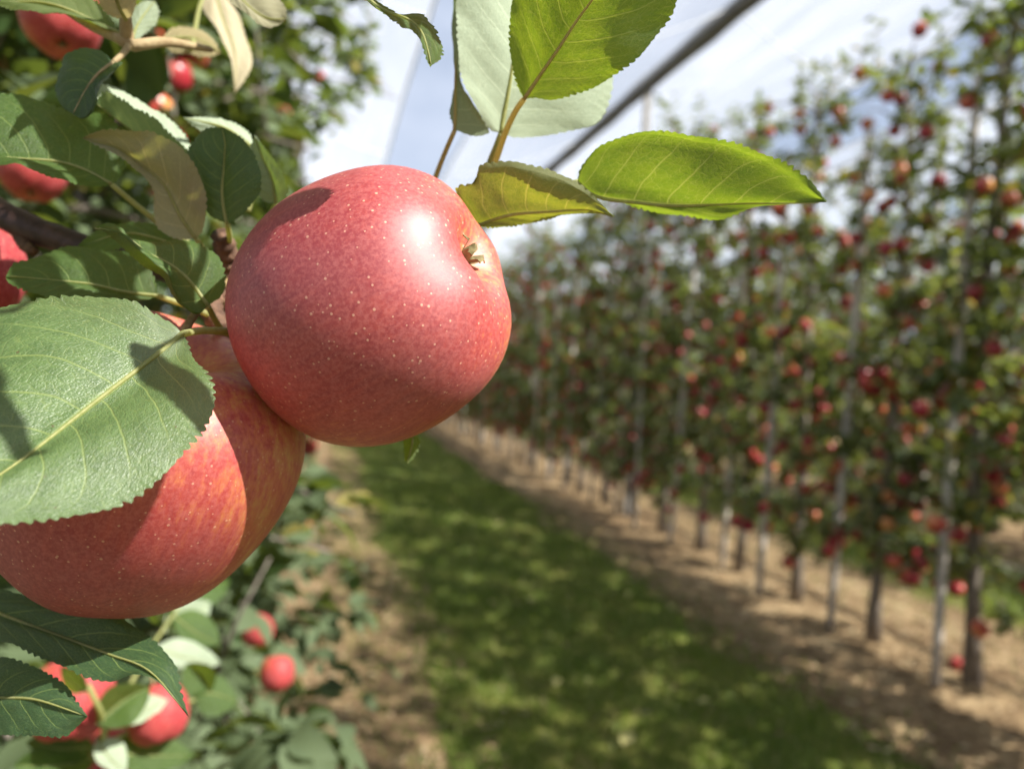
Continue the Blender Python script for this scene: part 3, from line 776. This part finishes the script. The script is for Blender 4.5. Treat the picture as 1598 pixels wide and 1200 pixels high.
def leaf(parent, mid, curves, d0, d1, m, flip=False, teeth=34, tooth=.0011, bulge=.05, nu=150, nv=8, petiole=None, pr=.0011, pm=None, rib=True, label=None, quilt=.00035):
    """mid: midrib pixels base..tip; curves: list of (v, pixels between base and tip, depth bulge) each side, v in -1..1"""
    base, tip = mid[0], mid[-1]
    lines = [(0.0, spline(depth_pts(mid, d0, d1, 0.0), nu))]
    for v, pl, off in curves:
        full = [base[:2]] + list(pl) + [tip[:2]]
        lines.append((v, spline(depth_pts(full, d0, d1, off), nu)))
    vp = max(q[0] for q in lines) or 1.0; vn = -min(q[0] for q in lines) or 1.0
    lines = [(q[0] / (vp if q[0] > 0 else vn), q[1]) for q in lines]
    lines.sort(key=lambda q: q[0]); vs = np.array([q[0] for q in lines]); Ls = [q[1] for q in lines]
    VV = []; cols = []
    allv = []
    for a in range(len(vs) - 1):
        for t in np.linspace(0, 1, nv, endpoint=False): allv.append((a, t))
    allv.append((len(vs) - 2, 1.0))
    U = np.linspace(0, 1, nu)
    nrm_guess = unit(np.cross(Ls[-1][nu // 2] - Ls[0][nu // 2], Ls[0][-1] - Ls[0][0]))
    if nrm_guess @ (CAM_POS - Ls[0][nu // 2]) < 0: nrm_guess = -nrm_guess
    lseed = base[0] * .13 + base[1] * .29; size = min(.06, np.linalg.norm(Ls[0][-1] - Ls[0][0]))
    grid = np.zeros((len(allv), nu, 3)); uv = np.zeros((len(allv), nu, 2))
    for i, (a, t) in enumerate(allv):
        A, B = Ls[a], Ls[a + 1]; v = vs[a] + (vs[a + 1] - vs[a]) * t
        w = np.linalg.norm(B - A, axis=1)
        pts = A + (B - A) * t + nrm_guess[None] * (w * bulge * 4 * t * (1 - t))[:, None]
        ph = (U - .26 * abs(v) ** 1.25 + (.065 if v > 0 else 0)) * 7.6
        pts = pts + nrm_guess[None] * (quilt * np.abs(np.sin(np.pi * (ph + 0.5))) * min(1, 3 * abs(v)) * np.sin(np.pi * U))[:, None]
        wv = lseed * 1.7 + (2.1 if v > 0 else 0)
        pts = pts + nrm_guess[None] * (.0011 * v * v * (np.sin(U * 13 + wv) * .6 + np.sin(U * 23 + wv * 2) * .4) * np.sin(np.pi * U) * np.minimum(1, w / .006) + .0006 * np.sin(U * 8 + v * 5 + wv) * np.minimum(1, U * 8))[:, None] * (size / .06)
        edge = max(0.0, (abs(v) - .86) / .14)
        if edge > 0:
            inner = Ls[1] if v < 0 else Ls[-2]
            outw = (Ls[0] - Ls[1]) if v < 0 else (Ls[-1] - Ls[-2])
            on = np.linalg.norm(outw, axis=1)[:, None] + 1e-9
            saw = (U * teeth + .07 * np.sin(U * 47)) % 1.0
            saw = np.where(saw < .70, np.sin(np.pi / 2 * saw / .70) ** .7, np.cos(np.pi / 2 * (saw - .70) / .30))
            amp = tooth * np.minimum(1, np.sin(np.pi * U) * 4) * (.7 + .5 * np.sin(U * 31 + v))
            pts = pts + outw / on * (edge * amp * (saw - .5))[:, None]
        grid[i] = pts; uv[i, :, 0] = U; uv[i, :, 1] = (v + 1) / 2
    nV = len(allv); Fc = []
    for i in range(nV - 1):
        for j in range(nu - 1):
            q = (i * nu + j, i * nu + j + 1, (i + 1) * nu + j + 1, (i + 1) * nu + j)
            Fc.append(q)
    # front side must be the leaf's upper side
    mi = nV // 2; nn = np.cross(grid[mi, nu // 2 + 1] - grid[mi, nu // 2], grid[mi + 1, nu // 2] - grid[mi, nu // 2])
    ccw_to_cam = nn @ (CAM_POS - grid[mi, nu // 2]) > 0
    if ccw_to_cam == flip: Fc = [q[::-1] for q in Fc]
    b = P(base[0], base[1], d0)
    o = mesh_obj('leaf', grid.reshape(-1, 3), Fc, m, parent, uvs=uv.reshape(-1, 2), origin=b)
    if label: o['label'] = label
    if rib:
        mr = grid[[k for k, (a, t) in enumerate(allv) if abs(vs[a] + (vs[a + 1] - vs[a]) * t) < 1e-9][0]]; side = nrm_guess * (.00025)
        v, f = tube(mr[:: 5] + side, np.linspace(pr * .56, .00012, len(mr[::5])), 6)
        mesh_obj('midrib', v, f, pm or M_STALK, o, origin=b)
    if petiole:
        pts = [P(*q) for q in petiole]; pts = [pts[k] for k in range(len(pts))] + [b]
        sp = spline(pts, 16); v, f = tube(sp, np.concatenate([[pr * 1.35, pr * 1.1], np.linspace(pr * .95, pr * .75, 14)]), 8)
        mesh_obj('petiole', v, f, pm or M_STALK, o, origin=b)
    return o

# --- the wood
pts = spline([P(-420, 60, .45), P(-140, 240, .33), P(0, 332, .275), P(60, 362, .27), P(120, 382, .268), P(190, 405, .266), P(270, 425, .265), P(340, 455, .262), P(372, 500, .262)], 40)
nr = np.random.default_rng(5)
v, f = tube(pts, np.concatenate([np.linspace(.010, .0062, 16), np.linspace(.0062, .0042, 24)]) * (1 + nr.normal(0, .05, 40)), 14)
mesh_obj('wood', v, f, M_BRANCH, BR, origin=P(0, 332, .275))
# knobbly fruit spurs
sp = [(P(350, 440, .262), P(352, 405, .256), P(350, 380, .25), P(345, 366, .247)), (P(352, 460, .262), P(370, 490, .255), P(385, 520, .25), P(378, 545, .248)), (P(36, 368, .272), P(40, 382, .268), P(52, 392, .266)), (P(345, 440, .26), P(330, 480, .252), P(345, 512, .245)),
      (P(372, 500, .262), P(480, 420, .262), P(620, 340, .262), P(700, 320, .258), P(745, 300, .25), P(768, 262, .246))]
for k, s in enumerate(sp):
    c = spline(list(s), 16); rr = np.array([.0042 if k == 4 else .0050] * 16) * (1 + .22 * np.sin(np.arange(16) * 2.2)) * np.linspace(1, .55, 16) * (.6 if k == 2 else 1)
    v, f = tube(c, rr, 10); mesh_obj('fruit_spur', v, f, M_SPUR, BR, origin=s[0])

# --- leaves (photo pixels, real depth in metres)
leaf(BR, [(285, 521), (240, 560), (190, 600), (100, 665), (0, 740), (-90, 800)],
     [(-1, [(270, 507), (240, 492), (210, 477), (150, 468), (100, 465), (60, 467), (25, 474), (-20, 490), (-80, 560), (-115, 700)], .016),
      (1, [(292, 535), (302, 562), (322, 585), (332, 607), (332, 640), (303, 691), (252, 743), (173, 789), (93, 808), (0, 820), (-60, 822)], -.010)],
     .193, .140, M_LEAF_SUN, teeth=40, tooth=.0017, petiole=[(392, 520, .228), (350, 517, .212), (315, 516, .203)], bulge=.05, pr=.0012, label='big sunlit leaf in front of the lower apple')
leaf(BR, [(246, 462), (192, 457), (135, 443), (75, 436), (9, 433)],
     [(-1, [(242, 440), (225, 409), (204, 394), (164, 390), (129, 385), (105, 388), (75, 397), (45, 406), (22, 414)], .010),
      (1, [(225, 470), (195, 473), (150, 470), (110, 466), (75, 462), (39, 454), (15, 444)], -.006)],
     .232, .222, M_LEAF, petiole=[(345, 500, .25), (300, 480, .24)], teeth=26, tooth=.0009)
leaf(BR, [(324, 477), (300, 445), (270, 418), (230, 395), (195, 368), (148, 356)],
     [(1, [(345, 462), (351, 440), (343, 406), (324, 388), (300, 379), (270, 376), (234, 378), (210, 380), (190, 358), (170, 349)], .008),
      (-.72, [(312, 490), (300, 490), (284, 477), (271, 452), (263, 429), (240, 409), (208, 385), (188, 366), (168, 360)], -.008),
      (-1, [(306, 488), (292, 484), (276, 474), (262, 448), (252, 430), (230, 418), (204, 400), (180, 376), (160, 362)], -.003)],
     .218, .210, M_LEAF, petiole=[(352, 525, .245), (339, 505, .23)], teeth=24, tooth=.0008, bulge=.07)
leaf(BR, [(174, 288), (135, 267), (90, 255), (30, 248), (-50, 236)],
     [(-1, [(185, 280), (195, 258), (192, 238), (182, 201), (171, 186), (150, 178), (126, 178), (93, 169), (70, 159), (40, 148), (12, 147), (-20, 155), (-40, 190)], .012),
      (1, [(162, 291), (135, 292), (99, 283), (60, 270), (24, 258), (-10, 256), (-40, 248)], -.010)],
     .238, .225, M_LEAF, petiole=[(300, 385, .255), (262, 358, .25), (215, 322, .244)], teeth=30, tooth=.0011)
leaf(BR, [(306, 372), (282, 335), (258, 290), (225, 262), (180, 230), (129, 216)],
     [(1, [(318, 355), (322, 310), (305, 260), (288, 234), (270, 222), (249, 213), (231, 206), (210, 205), (186, 203), (162, 203), (145, 208)], -.010),
      (-1, [(280, 372), (250, 358), (240, 335), (238, 300), (226, 277), (195, 249), (160, 230)], -.002)],
     .245, .232, M_LEAF_OLD, flip=True, petiole=[(340, 430, .258), (325, 400, .252)], teeth=28, tooth=.0009)
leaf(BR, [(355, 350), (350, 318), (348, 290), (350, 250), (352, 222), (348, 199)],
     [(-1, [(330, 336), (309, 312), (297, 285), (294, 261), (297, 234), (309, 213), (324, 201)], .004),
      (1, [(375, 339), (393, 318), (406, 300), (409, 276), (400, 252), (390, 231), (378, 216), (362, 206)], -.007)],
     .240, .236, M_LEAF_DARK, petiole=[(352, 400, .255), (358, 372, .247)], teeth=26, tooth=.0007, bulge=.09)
leaf(BR, [(302, 252), (240, 228), (190, 196), (148, 160)],
     [(-1, [(300, 245), (282, 222), (255, 201), (228, 181), (204, 166), (186, 153), (165, 143)], -.006),
      (1, [(300, 232), (280, 202), (264, 186), (240, 173), (210, 155), (186, 143), (158, 134)], .014)],
     .252, .243, M_LEAF_PALE, flip=True, petiole=[(350, 330, .262), (325, 285, .258)], teeth=24, tooth=.0010)
leaf(BR, [(432, 318), (425, 280), (410, 245), (398, 212)], [(-1, [(410, 312), (392, 285), (385, 250)], .002), (1, [(449, 300), (440, 270), (420, 238)], -.004)],
     .262, .255, M_LEAF_DARK, teeth=20, tooth=.0007, petiole=[(370, 420, .265), (405, 360, .264)])
leaf(BR, [(400, 235), (360, 205), (320, 192), (286, 184)], [(-1, [(390, 240), (350, 222), (315, 205)], 0), (1, [(385, 205), (350, 188), (315, 183)], .004)], .265, .258, M_LEAF_PALE, flip=True, teeth=18, tooth=.0008, petiole=[(385, 330, .266), (402, 280, .266)])
leaf(BR, [(290, 388), (240, 372), (190, 366), (122, 384)], [(-1, [(275, 365), (235, 350), (205, 347), (175, 352), (145, 364)], .004), (1, [(270, 396), (220, 388), (160, 392)], -.002)], .250, .243, M_LEAF, teeth=22, tooth=.0009, petiole=[(340, 430, .26), (315, 405, .255)])
# shoot behind the apple: leaves against the sky
leaf(BR, [(818, 155), (842, 120), (871, 78), (900, 33), (930, -8), (985, -90)],
     [(-1, [(809, 136), (801, 103), (796, 74), (796, 33), (800, 0), (820, -40), (880, -85)], -.004),
      (1, [(836, 153), (863, 156), (896, 147), (929, 136), (966, 112), (999, 87), (1028, 50), (1049, 21), (1058, -20), (1040, -70)], -.004)],
     .222, .196, M_LEAF_GLOW, flip=True, petiole=[(766, 268, .246), (774, 250, .243), (789, 207, .233), (805, 173, .226)], pr=.0011, pm=M_VEINB, teeth=40, tooth=.0009, label='olive green leaf lit from behind against the sky')
leaf(BR, [(782, 208), (792, 150), (802, 80), (810, 0), (815, -70)],
     [(-1, [(765, 203), (750, 182), (735, 157), (723, 132), (717, 100), (715, 41), (722, -20)], -.008),
      (1, [(805, 215), (847, 213), (888, 205), (925, 196), (943, 178), (952, 150), (953, 110), (935, 30), (880, -40)], .012)],
     .240, .240, M_LEAF_PALE, flip=True, petiole=[(758, 290, .25), (764, 256, .247), (774, 230, .243)], pr=.0012, teeth=36, tooth=.0008, label='pale silvery leaf underside behind the green leaf')
leaf(BR, [(710, 203), (714, 140), (713, 70), (712, -40)],
     [(-1, [(705, 180), (708, 150), (709, 80), (709, 10)], .006), (1, [(742, 213), (766, 206), (752, 182), (735, 157), (722, 125), (719, 60), (717, 0)], -.002)],
     .240, .238, M_LEAF_DARK, petiole=[(660, 330, .262), (681, 273, .254), (696, 235, .246)], pr=.0010, pm=M_VEINB, teeth=30, tooth=.0006, bulge=.02)
leaf(BR, [(742, 352), (805, 333), (870, 329), (925, 329), (958, 338)],
     [(1, [(715, 300), (735, 288), (749, 268), (768, 262), (800, 260), (830, 266), (862, 276), (895, 292), (925, 312)], -.0075),
      (1.25, [(712, 296), (740, 284), (749, 258), (766, 254), (793, 251), (818, 255), (847, 263), (871, 272), (898, 285), (928, 308)], -.0072),
      (-1, [(765, 355), (801, 350), (834, 347), (863, 341), (900, 333), (930, 332)], .006)],
     .222, .212, M_LEAF_OLIVE, flip=True, petiole=[(765, 275, .246), (740, 320, .238)], teeth=30, tooth=.0009)
leaf(BR, [(901, 284), (930, 305), (991, 314), (1053, 321), (1115, 321), (1177, 318), (1290, 314)],
     [(1, [(908, 264), (921, 244), (940, 228), (970, 217), (1000, 210), (1030, 210), (1057, 214), (1086, 222), (1120, 228), (1152, 238), (1185, 250), (1215, 262), (1240, 276), (1262, 292)], -.010),
      (1.2, [(906, 264), (920, 243), (938, 226), (970, 214), (1000, 206), (1030, 205), (1057, 208), (1086, 214), (1120, 219), (1152, 227), (1185, 238), (1218, 250), (1243, 265), (1268, 284)], -.0122),
      (-1, [(920, 303), (962, 312), (995, 325), (1037, 336), (1078, 340), (1115, 342), (1144, 334), (1177, 322), (1218, 318)], .005)],
     .224, .205, M_LEAF_GREEN, flip=True, petiole=[(765, 290, .246), (830, 300, .236), (875, 290, .228)], teeth=38, tooth=.0013, label='long pointed leaf glowing green on the right of the apple')
leaf(BR, [(570, -4), (600, 20), (640, 36), (658, 52), (668, 80), (672, 104)],
     [(1, [(590, 4), (625, 26), (657, 24), (668, 36), (682, 54), (691, 74), (686, 94)], .004), (-1, [(590, 18), (625, 40), (645, 50), (657, 68), (663, 86), (667, 100)], -.004)],
     .179, .171, M_LEAF, teeth=22, tooth=.0009, petiole=[(470, -70, .205), (520, -40, .198)])
# lower left
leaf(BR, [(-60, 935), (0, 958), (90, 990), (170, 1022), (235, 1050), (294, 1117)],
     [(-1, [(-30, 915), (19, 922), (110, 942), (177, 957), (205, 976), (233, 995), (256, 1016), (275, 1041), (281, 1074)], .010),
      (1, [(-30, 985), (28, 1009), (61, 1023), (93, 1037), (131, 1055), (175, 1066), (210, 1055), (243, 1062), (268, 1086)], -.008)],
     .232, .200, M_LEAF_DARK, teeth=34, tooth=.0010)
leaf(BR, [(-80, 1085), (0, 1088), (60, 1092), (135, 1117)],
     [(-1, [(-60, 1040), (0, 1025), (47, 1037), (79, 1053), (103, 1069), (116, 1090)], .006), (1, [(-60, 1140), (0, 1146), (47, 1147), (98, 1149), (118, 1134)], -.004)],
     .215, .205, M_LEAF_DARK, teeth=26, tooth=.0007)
leaf(BR, [(640, 660), (644, 690), (636, 724)], [(1, [(650, 676), (655, 692), (650, 708)], 0), (-1, [(632, 676), (631, 700), (632, 716)], .002)], .236, .232, M_LEAF_GLOW, flip=True, teeth=10, tooth=.0008, petiole=[(600, 560, .265), (630, 630, .245)])
# --- twig at upper left
v, f = tube(spline([P(60, -60, .27), P(92, 0, .255), P(144, 39, .25), P(188, 60, .247), P(203, 72, .246), P(260, 66, .255), P(330, 78, .27)], 24), np.concatenate([np.linspace(.0022, .0019, 16), np.linspace(.002, .001, 8)]), 10)
mesh_obj('stem', v, f, M_TWIG, TW, origin=P(188, 60, .247))
v, f = tube(spline([P(198, 64, .247), P(196, 30, .242), P(190, -20, .235)], 10), np.linspace(.0022, .0014, 10), 8)
mesh_obj('stem', v, f, M_TWIG, TW, origin=P(198, 64, .247))
leaf(TW, [(177, 98), (150, 122), (130, 148), (115, 180)],
     [(-1, [(162, 84), (141, 77), (120, 78), (102, 86), (94, 105), (89, 126), (89, 150), (99, 168)], .006), (.8, [(178, 112), (160, 128), (150, 140), (147, 160), (141, 177), (129, 186)], -.006), (1, [(192, 100), (168, 124), (154, 143), (150, 162), (144, 178), (130, 187)], -.001)],
     .238, .228, M_LEAF_DARK, petiole=[(201, 72, .246), (192, 84, .242)], pm=M_TWIG, teeth=24, tooth=.0006, bulge=.08)
leaf(TW, [(185, 52), (120, 22), (60, 6), (-20, 2)], [(-1, [(170, 25), (120, -10), (60, -16)], .008), (1, [(170, 46), (129, 31), (99, 24), (60, 22), (30, 17)], -.004)], .246, .24, M_LEAF_GLOW, flip=True, petiole=[(196, 62, .247)], teeth=26, tooth=.0007)
leaf(TW, [(205, 70), (212, 45), (226, 22), (242, 2)], [(-1, [(200, 48), (203, 25), (220, 5)], 0), (1, [(228, 52), (243, 38), (248, 18)], .004)], .262, .275, M_LEAF, flip=True, teeth=16, tooth=.0007)
leaf(TW, [(196, 30), (185, 10), (178, -20), (172, -50)], [(-1, [(172, 26), (155, 5), (150, -25)], 0), (1, [(208, 22), (212, -5), (205, -35)], .004)], .24, .21, M_LEAF_DRY, flip=True, teeth=16, tooth=.0006)
leaf(TW, [(330, -30), (345, 20), (365, 80), (366, 146)], [(-1, [(314, -5), (327, 30), (345, 62), (358, 88), (364, 115)], -.004), (1, [(352, -5), (372, 25), (384, 60), (393, 98), (380, 128)], .006)], .36, .35, M_LEAF_DRY, flip=True, teeth=20, tooth=.0006, petiole=[(300, 74, .30), (312, 10, .34)])
leaf(TW, [(350, -30), (385, 8), (420, 30), (447, 32)], [(-1, [(357, 0), (378, 16), (399, 36), (420, 45), (437, 40)], -.004), (1, [(380, -28), (420, -14), (437, 0), (446, 16)], .008)], .262, .25, M_LEAF_OLD, flip=True, teeth=16, tooth=.0006, petiole=[(320, -90, .28)])
leaf(TW, [(250, 66), (280, 60), (310, 62), (345, 84)], [(-1, [(270, 44), (300, 44), (330, 60)], .004), (1, [(270, 82), (300, 86), (325, 90)], 0)], .30, .31, M_LEAF_DRY, teeth=12, tooth=.0008)

# apples tucked into the left-hand leaves
def side_apple(px, py, d, r_px, axis, label):
    return hero_apple(px, py, d, r_px * d / F, axis, Vc(.8, .4, .3), label, int(px) % 5, nu=48, skin=M_APPLE_SHADED)
side_apple(-38, 425, .29, 72, Vc(.1, -.9, .3), 'shaded pinkish apple cut by the left edge beside the dark branch')
side_apple(96, 28, .50, 58, Vc(.2, -.9, .3), 'blurred red apple in the upper left corner behind the twig')
side_apple(52, 262, .60, 50, Vc(.1, -.9, .3), 'blurred orange apple glimpsed under the upper left leaf')
side_apple(112, 1090, .52, 62, Vc(.1, -.9, .4), 'blurred red apple at the lower left between the dark leaf and the stalk')
side_apple(246, 1112, .56, 46, Vc(.3, -.9, .3), 'blurred red apple right of the drooping leaf tip at lower left')
side_apple(176, 1172, .60, 50, Vc(-.1, -.9, .4), 'blurred red apple at the bottom edge at lower left')
side_apple(402, 982, 1.25, 26, Vc(.1, -.9, .4), 'small blurred red apple, upper of two at lower left')
side_apple(432, 1050, 1.30, 27, Vc(.1, -.9, .4), 'small blurred orange red apple, lower of two at lower left')

LB = empty('leafy_shoot', tuple(P(-160, 1240, .75)))
tag(LB, 'sunlit yellow green shoot with soft focus leaves at the lower left corner', 'shoot')
def shoot_wood(pl, r0, r1):
    v, f = tube(spline([P(*q) for q in pl], 18), np.linspace(r0, r1, 18), 8); mesh_obj('stem', v, f, M_STALK, LB, origin=P(*pl[0]))
shoot_wood([(-160, 1240, .75), (60, 1230, .58), (150, 1170, .53), (160, 1120, .50), (138, 1070, .48)], .003, .0016)
shoot_wood([(150, 1170, .53), (240, 1120, .56), (330, 1080, .62)], .0018, .001)
shoot_wood([(150, 1170, .53), (230, 1020, .62), (290, 930, .68)], .002, .001)
SH = [((150, 1130), (235, 1070), .50, .52, 34, M_LEAF), ((160, 1120), (262, 1092), .505, .53, 26, M_LEAF_PALE), ((300, 1080), (372, 1095), .60, .62, 34, M_LEAF), ((330, 1080), (290, 1035), .61, .6, 30, M_LEAF),
      ((150, 1165), (40, 1158), .53, .5, 30, M_LEAF), ((160, 1170), (305, 1178), .53, .58, 36, M_LEAF), ((150, 1185), (20, 1195), .54, .5, 36, M_LEAF), ((150, 1150), (196, 1205), .52, .5, 26, M_LEAF_PALE),
      ((135, 1080), (95, 1040), .48, .49, 18, M_LEAF), ((255, 985), (330, 940), .66, .7, 28, M_LEAF_PALE), ((262, 975), (240, 930), .66, .68, 22, M_LEAF), ((270, 960), (345, 1005), .66, .66, 28, M_LEAF), ((290, 935), (360, 905), .68, .74, 26, M_LEAF), ((240, 1010), (345, 1035), .62, .62, 24, M_LEAF_PALE), ((290, 935), (270, 880), .68, .72, 26, M_LEAF_PALE)]
for k, (b, t, d0, d1, w, m) in enumerate(SH):
    b = np.array(b, float); t = np.array(t, float); ax = t - b; nn = np.array([-ax[1], ax[0]]) / np.linalg.norm(ax)
    c = b + ax * .5 + nn * (5 if k % 2 else -5)
    def off(u, q): return tuple(b + ax * u + nn * q)
    leaf(LB, [tuple(b), tuple(c), tuple(t)], [(-1, [off(.22, -w * .75), off(.5, -w), off(.8, -w * .6)], .012 * (1 if k % 3 else -1)), (1, [off(.22, w * .7), off(.5, w * .9), off(.8, w * .55)], -.008)], d0, d1, m, flip=(m is M_LEAF_PALE), teeth=20, tooth=.0008, nu=60, nv=5)

# unseen shoot added above the frame to shade the cluster beside the apples
shade = [((350, 275, .238), .125, 2.0), ((285, 420, .215), .165, 1.6), ((70, 425, .224), .19, 1.8), ((205, 425, .226), .172, 1.5), ((160, 205, .232), .135, 2.1), ((250, 275, .238), .145, 1.6), ((130, 120, .234), .10, 1.5), ((20, 540, .165), .215, 2.0), ((290, 626, .178), .135, 1.25)]
cen = [P(*q) + SUN_DIR * t for q, t, w in shade]
order = sorted(range(len(cen)), key=lambda k: cen[k][0])
hub = [cen[k] + R_CW @ np.array([.004, .026, -.012]) for k in order]
v, f = tube(spline([P(-140, 240, .33) + np.array([0, 0, 0]), P(-90, -260, .32)] + hub, 50), np.linspace(.0030, .0010, 50), 8)
mesh_obj('added_shade_shoot', v, f, M_TWIG, BR, origin=P(-140, 240, .33))
def to_px(p):
    c = R_CW.T @ (np.asarray(p) - CAM_POS); return (W0 / 2 + F * c[0] / -c[2], H0 / 2 - F * c[1] / -c[2], -c[2])
for k in order:  # unseen leaves added only for the shade they throw
    q, t, w = shade[k]; c = cen[k]; d = to_px(c)[2]; px, py, _ = to_px(c)
    e = Vc(.75, -.65, 0.0) * .018 * w; a = Vc(-.3, -.2, .9) * .0; g = Vc(-.15, -.25, .95)
    ax = unit(np.array(Vc(-.55, -.45, 0) * .3 + Vc(.4, -.6, .25) * .8)); sd = unit(np.cross(ax, SUN_DIR)); L = .030 * w ** .5 * 1.25; Wd = .0115 * w ** .5 * 1.2
    def q3(u, vv): return to_px(c + ax * (u - .5) * L + sd * vv * Wd)
    b = q3(0, 0); tp = q3(1, 0)
    leaf(BR, [b[:2], q3(.5, .05)[:2], tp[:2]], [(-1, [q3(.2, -.8)[:2], q3(.5, -1)[:2], q3(.8, -.6)[:2]], .002), (1, [q3(.2, .8)[:2], q3(.5, 1)[:2], q3(.8, .6)[:2]], -.002)], b[2], tp[2], M_LEAF, teeth=18, tooth=.0007, nu=50, nv=4,
         petiole=[to_px(c + R_CW @ np.array([.004, .026, -.012]))])
